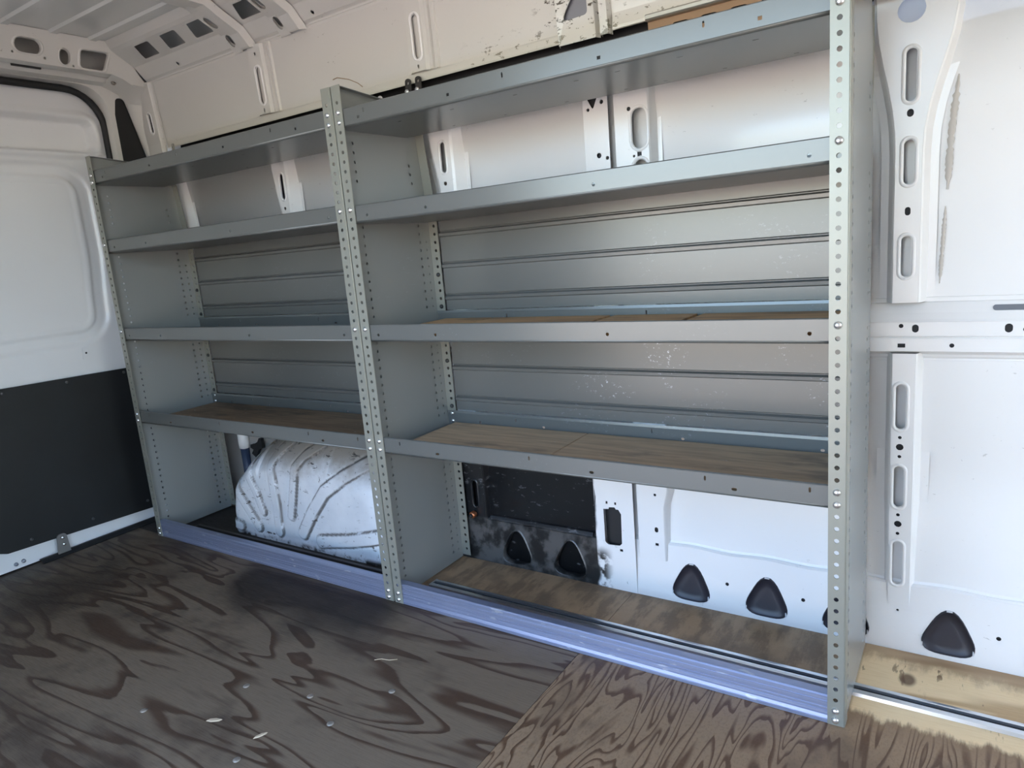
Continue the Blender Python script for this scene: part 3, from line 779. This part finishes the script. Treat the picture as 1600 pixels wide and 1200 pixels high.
def shelf(unit, x0, x1, zb, h, depth, kind, dx=()):
    """folded tray: front lip, floor, back lip, with hemmed edges and punched holes"""
    r = .006; zt = zb + h; y0 = .0035
    mb = MB()
    hl = []
    W = x1 - x0
    for f in dx: hl.append(circ(x0 + W * f, zb + h * .42, .0042, 8))
    if kind == 'slots':
        for f in (.07, .42, .78, .95): hl.append(slot(x0 + W * f, zb + h * .74, .0045, .011, 6))
        for f in (.18, .56, .83): hl.append(slot(x0 + W * f, zb + h * .36, .012, .0065, 6))
    if kind == 'top':
        for f in (.08, .43, .80): hl.append(slot(x0 + W * f, zb + h * .72, .0045, .012, 6))
        for f in (.06, .30, .62, .88): hl.append(rect(x0 + W * f, x0 + W * f + .008, zb + h * .36, zb + h * .36 + .007))
    mb.plate(rect(x0, x1, zb + r, zt), hl, lambda x, z: (x, y0, z))
    arc = [(y0 + r - r * math.cos(t), zb + r - r * math.sin(t)) for t in [PI / 2 * i / 4 for i in range(5)]]
    mb.extr(arc, x0, x1, True)
    mb.extr([(y0, zt), (y0 + .002, zt + .0015), (y0 + .005, zt + .001), (y0 + .006, zt - .008)], x0, x1)
    bh = []
    if kind == 'top':
        for f in (.13, .27, .42, .55, .63, .74, .86):
            bh.append(rect(x0 + W * f, x0 + W * f + .012, .06, .064)); bh.append(rect(x0 + W * (f + .03), x0 + W * (f + .03) + .010, depth - .035, depth - .031))
    mb.plate(rect(x0, x1, y0 + r, depth - .004), bh, lambda x, y: (x, y, zb))
    bl = []
    for f in (.08, .27, .62, .90): bl.append(slot(x0 + W * f + .03, zb + h * .3, .010, .007, 6))
    for f in (.19, .55): bl.append(slot(x0 + W * f + .03, zb + h * .62, .0045, .011, 6))
    mb.extr([(depth - .004, zb), (depth, zb + .004)], x0, x1)
    mb.plate(rect(x0, x1, zb + .004, zt), bl, lambda x, z: (x, depth, z))
    mb.extr([(depth, zt), (depth - .003, zt + .001), (depth - .004, zt - .006)], x0, x1)
    return mb.build('shelf', STEEL, unit, .0014)

def back_panel(unit, x0, x1, z0, z1, grooves):
    y = D + .004
    p = [(y, z0)]
    for gz in sorted(grooves):
        p += [(y, gz - .012), (y - .0045, gz - .009), (y - .0050, gz - .001), (y + .004, gz + .0035), (y + .004, gz + .0055), (y, gz + .0085)]
    p += [(y, z1)]
    return MB().extr(p, x0, x1).build('back_panel', STEEL, unit, .001)

def kick(unit, x0, x1):
    p = [(.030, .0625), (.006, .0635), (.0035, .061), (.0035, .052), (.0050, .0505), (.0035, .049), (.0035, .038), (.0052, .0365), (.0035, .035), (.0035, .030), (.0052, .0285), (.0035, .027), (.0030, .021), (.0050, .0195), (.0030, .018), (.0010, .011), (.0025, .0095), (.0005, .008), (.0005, .002), (.012, .002)]
    return MB().extr(p, x0, x1).build('kick_plate', ALUBLUE, unit, .0015)

def make_unit(xl, xr, lift, zt_panels, last):
    u = empty('shelving_unit', ((xl + xr) / 2, .17, 0))
    a, b = xl + .0025, xr - .0025
    for xa, sd in ((a, 1), (b, -1)):
        side_panel(u, xa, sd); post(u, xa - sd * .0006, sd); rear_upright(u, xa + sd * .001, sd)
        bolt(u, xa + sd * .010, .175, 1.489, (0, 0, 1), .008, None, .009); bolt(u, xa + sd * .010, .175, 1.488, (0, 0, -1), .008, None, .009)
    i0, i1 = a + .003, b - .003
    shelf(u, i0, i1, 1.392 + lift, .047, .282, 'top')
    shelf(u, i0, i1, 1.141 + lift * .8, .046, D - .006, 'plain', (.055, .22, .60, .95))
    shelf(u, i0, i1, .812, .047, D - .002, 'plain', (.045, .21, .61, .95))
    shelf(u, i0, i1, .481, .047, D - .002, 'slots')
    back_panel(u, i0 + .036, i1 - .002, .862, 1.148, (.905, 1.006, 1.103))
    back_panel(u, i0 + .036, i1 - .002, .531, .810, (.573, .677, .777))
    kick(u, xl + .006, xr - (.033 if last else .006))
    return u
u1 = make_unit(XL, XC - .0040, .008, None, False)
tag(u1, 'grey steel shelving unit standing by the rear door, over the white wheel arch', 'shelving unit', 'steel shelving units along the wall')
u2 = make_unit(XC + .0015, XR, 0., None, True)
tag(u2, 'grey steel shelving unit with tan boards on its middle shelf, over the bright floor track', 'shelving unit', 'steel shelving units along the wall')

# ------------------------------------------------------------------ things on and round the shelves
def board(x0, x1, y0, y1, z, t, mat, label, rot=0, group=None, name='plywood_board', chip=.0):
    cx, cy = (x0 + x1) / 2, (y0 + y1) / 2; w, d = (x1 - x0) / 2, (y1 - y0) / 2
    pts = rpoly([(-w, -d), (w, -d), (w - chip, d), (-w + chip * .6, d)], .003, 2)
    vs = [(x, y, 0) for x, y in pts] + [(x, y, t) for x, y in pts]; k = len(pts)
    fs = [tuple(range(k))[::-1], tuple(range(k, 2 * k))] + [(i, (i + 1) % k, k + (i + 1) % k, k + i) for i in range(k)]
    me = mesh_from(vs, fs); o = link(name, me, None, mat); o.location = (cx, cy, z); o.rotation_euler[2] = rot
    m = o.modifiers.new('edge', 'BEVEL'); m.width = .0015; m.segments = 2
    tag(o, label, 'board', group); return o
zl = .4825
board(XC + .040, -.736, .012, .332, zl, .009, PLYSHELF, 'dirty plywood liner board on the lowest shelf, its left half beside the perforated divider', 0, 'plywood liners on the lowest shelves', 'plywood_liner')
board(-.733, -.012, .012, .332, zl, .009, PLYSHELF, 'dirty plywood liner board on the lowest shelf, its half ending at the right-hand post', 0, 'plywood liners on the lowest shelves', 'plywood_liner')
board(XL + .040, XC - .010, .012, .332, zl, .009, PLYDARK, 'dark dirty plywood liner board on the shelf just above the white wheel arch', 0, 'plywood liners on the lowest shelves', 'plywood_liner')
zl = .8135
bs = ((XC + .042, -1.0365, 'short tan board at the left end of the middle shelf'), (-1.0345, -.638, 'longest tan board, second from the left on the middle shelf'),
      (-.629, -.393, 'tan board between two narrow gaps on the middle shelf'), (-.383, -.012, 'tan board at the right-hand end of the middle shelf, against the post'))
for i, (a, b, lab) in enumerate(bs):
    o = board(a, b, .055, .333, zl, .0225, BOARD, lab, (0, .0, -.003, .002)[i], 'tan boards on the middle shelf', 'plywood_board', .004)

# wheel arch: rounded pressing with swept ribs
sil = [(-2.352, -.002), (-2.350, .05), (-2.345, .11), (-2.318, .190), (-2.262, .262), (-2.18, .335), (-2.08, .395), (-1.97, .432), (-1.80, .450), (-1.64, .440), (-1.53, .405), (-1.45, .345), (-1.405, .26), (-1.385, .16), (-1.378, .05), (-1.376, -.002)]
def cat(p, n=6):
    out = []
    for i in range(len(p) - 1):
        p0, p1, p2, p3 = (Vector(p[max(i - 1, 0)]), Vector(p[i]), Vector(p[i + 1]), Vector(p[min(i + 2, len(p) - 1)]))
        for j in range(n):
            t = j / n; out.append(.5 * ((2 * p1) + (p2 - p0) * t + (2 * p0 - 5 * p1 + 4 * p2 - p3) * t * t + (3 * p1 - p0 - 3 * p2 + p3) * t ** 3))
    out.append(Vector(p[-1])); return out
silc = cat(sil)
strokes = [([(-2.300, .240), (-2.257, .205), (-2.199, .127), (-2.134, .045)], .021), ([(-2.09, .400), (-2.150, .345), (-2.168, .305), (-2.157, .262), (-2.115, .180), (-2.093, .115)], .018),
           ([(-1.93, .405), (-1.985, .362), (-2.012, .318), (-2.008, .262), (-2.004, .16), (-2.008, .045)], .021), ([(-1.755, .405), (-1.825, .362), (-1.868, .315), (-1.880, .27), (-1.903, .19), (-1.925, .120)], .018),
           ([(-1.47, .385), (-1.54, .350), (-1.62, .305), (-1.722, .240), (-1.802, .152), (-1.870, .060)], .024), ([(-2.325, .038), (-2.245, .032)], .018),
           ([(-1.775, .043), (-1.623, .070), (-1.46, .110)], .024)]
def sdseg(p, a, b):
    ax, az = a; bx, bz = b; px, pz = p; dx, dz = bx - ax, bz - az; L2 = dx * dx + dz * dz
    t = max(0, min(1, ((px - ax) * dx + (pz - az) * dz) / L2)); return math.hypot(px - ax - t * dx, pz - az - t * dz)
NX, NZ = 230, 96
xs0 = [-2.352 + (.976) * i / NX for i in range(NX + 1)]
def top_at(x):
    best = 0
    for a, b in zip(silc, silc[1:]):
        if min(a.x, b.x) - 1e-9 <= x <= max(a.x, b.x) + 1e-9 and abs(b.x - a.x) > 1e-9:
            best = max(best, a.y + (b.y - a.y) * (x - a.x) / (b.x - a.x))
    return best
segs = [(tuple(a), tuple(b)) for a, b in zip(silc, silc[1:])]
vs = []; rib_edge = []
for i, x in enumerate(xs0):
    zt = max(top_at(x), .004)
    for j in range(NZ + 1):
        t = j / NZ; z = -.002 + (zt + .002) * t
        d = min(sdseg((x, z), a, b) for a, b in segs[::2] + segs[1::2]) if True else 0
        R = .085 if x < -2.1 else (.14 if x > -1.7 else .12)
        R = R + .06 * sstep(.22, .40, z)
        q = max(0., 1 - d / R); h = math.sqrt(max(0., 1 - q * q)) if q > 0 else 1.
        y = .352 - .186 * h
        gr_ = 0.
        if h > .25:
            e = 0
            for pl, w in strokes:
                dd = min(sdseg((x, z), a, b) for a, b in zip(pl, pl[1:]))
                gr_ = max(gr_, sstep(.0058, .0020, abs(dd - w - .0015)))
                e = max(e, sstep(w + .003, w - .004, dd)) if dd < w + .003 else (e - .35 * sstep(.006, .001, abs(dd - w - .005)) if e <= 0 else e)
            y -= .008 * e
        y -= .004 * sstep(.03, .012, z)
        rib_edge.append(gr_); vs.append((x, y, z))
n = NZ + 1
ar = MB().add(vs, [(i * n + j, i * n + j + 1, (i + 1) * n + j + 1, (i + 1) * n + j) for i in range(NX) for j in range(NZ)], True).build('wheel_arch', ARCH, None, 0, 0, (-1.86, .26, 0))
at_ = ar.data.attributes.new('rib_edge', 'FLOAT', 'POINT'); at_.data.foreach_set('value', rib_edge)
tag(ar, 'scuffed white wheel arch with swept pressed ribs, under the lowest shelf by the rear door', 'wheel arch')

# floor tracks
def track(x0, x1, yc, label, mat, holes=True):
    z = .0005; w = .021
    p = [(yc - w, z), (yc - w + .002, z + .0075), (yc - w + .010, z + .0085), (yc - .0075, z + .0085), (yc - .0075, z + .0015), (yc + .0075, z + .0015), (yc + .0075, z + .0085), (yc + w - .010, z + .0085), (yc + w - .002, z + .0075), (yc + w, z)]
    o = MB().extr(p, x0, x1).build('floor_track', mat, None, .001, 0, ((x0 + x1) / 2, yc, 0))
    tag(o, label, 'cargo track', 'tracks on the floor')
    MB().box(x0 + .002, x1 - .002, yc - .0074, yc + .0074, .0022, .0034).build('groove', BLACKRUB_SHADE, o)
    for xe in (x0, x1): MB().box(xe - .003, xe + .003, yc - w, yc + w, .0008, .0088).build('end_cap', mat, o)
    return o
track(-1.228, 1.3, .1405, 'long bright aluminium track on the floor, running out past the right-hand post', ALU)
track(-2.50, -1.30, .118, 'dirty dark track on the floor in front of the white wheel arch', simple('grimy_aluminium', (.10, .09, .085), .5, .6))

# small fittings
def hanger(x, label):
    y = .318
    t = empty('hanger_bracket', (x, y, 1.49))
    MB().plate(rpoly([(-.011 + x, 1.50), (.011 + x, 1.50), (.011 + x, 1.566), (-.011 + x, 1.566)], [.002, .002, .0105, .0105], 5), [circ(x, 1.553, .0045)], lambda a, z: (a, y, z)).build('strap', CREAMDARK, t, .004)
    MB().tube([(x, y - .002, 1.527), (x, y - .012, 1.527), (x, y - .014, 1.527)], [.008, .008, .004], 6).build('nut', BOLT, t)
    tag(t, label, 'bracket', 'dark straps on the upper rail'); return t
hanger(-1.262, 'dark steel hanger strap on the upper rail, left one of the close pair')
hanger(-1.222, 'dark steel hanger strap on the upper rail, right one of the close pair')
t = empty('shelf_tie', (-2.50, .30, 1.50))
MB().plate(rpoly([(-2.512, 1.497), (-2.490, 1.497), (-2.494, 1.560), (-2.508, 1.560)], [.002, .002, .006, .006], 4), [circ(-2.501, 1.545, .004)], lambda a, z: (a, .306, z)).build('strap', GALV, t, .003)
MB().tube([(-2.501, .303, 1.518), (-2.501, .294, 1.518), (-2.501, .292, 1.518)], [.007, .007, .003], 6).build('nut', BOLT, t)
tag(t, 'small pale metal tie bracket on the rail above the unit by the rear door', 'bracket')
# pipe and black clip behind the arch
t = empty('drain_pipe', (-2.44, .37, .02))
MB().tube([(-2.452, .372, .02), (-2.452, .372, .285)], .019, 14).build('sleeve', simple('navy_sleeve', (.03, .045, .085), .45), t)
MB().tube([(-2.452, .372, .283), (-2.450, .371, .30), (-2.448, .370, .42)], [.023, .024, .024], 14).build('pipe', WHITE, t)
tag(t, 'upright white pipe with a dark blue sleeve in the corner left of the wheel arch', 'pipe')
o = MB().plate([(-2.395, .262), (-2.372, .247), (-2.340, .285), (-2.318, .292), (-2.316, .335), (-2.332, .335), (-2.345, .318), (-2.366, .308), (-2.395, .302), (-2.398, .288), (-2.380, .280)], [], lambda x, z: (x, .370, z)).build('wire_clip', BLACKRUB_SHADE, None, .014, 0, (-2.36, .37, .25))
tag(o, 'jagged black plastic clip on the wall just above the left shoulder of the wheel arch', 'clip')
t = empty('wall_connector', (-1.203, .345, .16))
MB().tube([(-1.203, .356, .163), (-1.203, .342, .163), (-1.203, .338, .163)], [.012, .012, .006], 12).build('collar', COPPER, t)
MB().tube([(-1.203, .340, .163), (-1.203, .330, .163)], [.007, .006], 10).build('tip', BLACKRUB_SHADE, t)
tag(t, 'small coppery connector on the black-painted wall beside the divider', 'connector')
# cable on the rail (a loose pale strand) 
o = MB().tube([(-1.585, .326, 1.627), (-1.564, .325, 1.629), (-1.513, .324, 1.614), (-1.473, .324, 1.594), (-1.458, .326, 1.581)], .0012, 6).build('loose_wire', simple('tan_wire', srgb(165, 140, 110), .6), None, 0, 0, (-1.5, .32, 1.59))
tag(o, 'thin loose tan wire curling on the upper wall above the divider', 'wire')

# screws and debris on the floor
def screw_head(x, y, label):
    r = .0085
    vs = [(0, 0, .0022)]; fs = []
    for k_, (rr, z) in enumerate(((r * .55, .0022), (r, .0008), (r * 1.02, .0))):
        vs += [(rr * math.cos(2 * PI * i / 14), rr * math.sin(2 * PI * i / 14), z) for i in range(14)]
    fs += [(0, 1 + i, 1 + (i + 1) % 14) for i in range(14)]
    for k_ in range(2): fs += [(1 + k_ * 14 + i, 1 + k_ * 14 + 14 + i, 1 + k_ * 14 + 14 + (i + 1) % 14, 1 + k_ * 14 + (i + 1) % 14) for i in range(14)]
    o = link('floor_screw', mesh_from(vs, fs, True), None, SCREWM); o.location = (x, y, .0002)
    tag(o, label, 'screw', 'screw heads in the floor')
for x, y, lab in ((-1.48, -.678, 'worn screw head in the plywood floor, nearest the bottom left corner'), (-1.326, -.494, 'worn screw head in the plywood floor, left one of the pair below the dark stain'),
                  (-1.138, -.447, 'worn screw head in the plywood floor, right one of the pair below the dark stain'), (-1.013, -.496, 'worn screw head in the plywood floor among pale flakes, left of the seam'),
                  (-1.111, -.676, 'worn screw head in the plywood floor at the bottom edge of the photo'), (-.965, -.340, 'worn screw head in the plywood floor closest to the centre post')):
    screw_head(x, y, lab)
def chip(x, y, L_, w, a, lab):
    pts = [(-L_, -w * .4), (-L_ * .3, -w), (L_ * .7, -w * .7), (L_, w * .2), (L_ * .2, w), (-L_ * .7, w * .6)]
    vs = [(p[0], p[1], 0) for p in pts] + [(p[0] * .8, p[1] * .7, .0022) for p in pts]; k = 6
    o = link('wood_chip', mesh_from(vs, [tuple(range(6))[::-1], tuple(range(6, 12))] + [(i, (i + 1) % 6, 6 + (i + 1) % 6, 6 + i) for i in range(6)]), None, CHIP)
    o.location = (x, y, .0002); o.rotation_euler[2] = a; tag(o, lab, 'wood chip', 'pale chips on the floor')
chip(-1.28, -.617, .020, .007, .5, 'pale wood chip on the floor, larger left one near the bottom left')
chip(-1.13, -.600, .017, .005, 1.1, 'pale wood chip on the floor, slim one right of the larger chip')
o = MB().tube([(-1.10, -.262, .0016), (-1.085, -.250, .0020), (-1.062, -.246, .0024), (-1.045, -.232, .0016)], .0011, 6).build('straw', CHIP, None, 0, 0, (-1.08, -.25, 0))
tag(o, 'thin pale straw lying on the floor in front of the centre post', 'straw')

# ------------------------------------------------------------------ outside: yard and sky
gg = G('sunlit_yard')
gg.set(Base_Color=gg.mix(gg.ramp(gg.noise(gg.pos, 3, 4), .3, .7), (.40, .315, .25), (.49, .385, .305)), Roughness=.9)
gr = MB().plate(rect(-25, 25, -30, 20), [], lambda x, y: (x, y, -.56)).build('ground', gg.m); struct(gr)
bw = MB()  # unseen low wall, added to bounce sunlight into the shelf bays
bw.box(-14, 16, -12.4, -12, -.6, 1.3); bw.box(-14.2, 16.2, -12.5, -11.85, 1.3, 1.4)
bw = bw.build('bounce_wall', simple('pale_bounce', (.60, .52, .47), .9)); struct(bw)
w = bpy.data.worlds.new('sky'); SC.world = w; w.use_nodes = True
nt = w.node_tree; bg = nt.nodes['Background']
sky = nt.nodes.new('ShaderNodeTexSky'); sky.sky_type = 'NISHITA'; sky.sun_disc = False
sky.sun_elevation = math.radians(42); sky.sun_rotation = math.radians(20); sky.dust_density = 1.0; sky.air_density = 1.0; sky.ozone_density = 1.0
nt.links.new(sky.outputs[0], bg.inputs['Color']); bg.inputs['Strength'].default_value = .9
sl_ = bpy.data.lights.new('sun', 'SUN'); sl_.energy = 10.5; sl_.angle = math.radians(.6); sl_.color = (1, .95, .87)
so = bpy.data.objects.new('sun', sl_); COL.objects.link(so); so.location = (2, 6, 6)
so.rotation_euler = Vector((-.25, -.75, -.72)).to_track_quat('-Z', 'Y').to_euler()

# ------------------------------------------------------------------ camera
CX, CY, CZ, YAW, PIT, ROL, F = .192678941, -1.41217628, 1.0420442, -.594632229, -.193676697, -.0855717708, 1086.97371
fwd = Vector((math.sin(YAW) * math.cos(PIT), math.cos(YAW) * math.cos(PIT), math.sin(PIT)))
r_ = fwd.cross(Vector((0, 0, 1))).normalized(); u_ = r_.cross(fwd)
r2 = r_ * math.cos(ROL) + u_ * math.sin(ROL); u2 = u_ * math.cos(ROL) - r_ * math.sin(ROL)
cam = bpy.data.cameras.new('camera'); co = bpy.data.objects.new('camera', cam); COL.objects.link(co)
cam.sensor_fit = 'HORIZONTAL'; cam.sensor_width = 36.0; cam.lens = F / 1600 * 36.0; cam.clip_start = .02
M = Matrix.Identity(4)
for i in range(3): M[i][0], M[i][1], M[i][2] = r2[i], u2[i], -fwd[i]
M.translation = Vector((CX, CY, CZ)); co.matrix_world = M
SC.camera = co

SC.view_settings.view_transform = 'Standard'; SC.view_settings.look = 'None'
SC.view_settings.gamma = 1.0; SC.view_settings.use_curve_mapping = False
SC.view_settings.exposure = .82
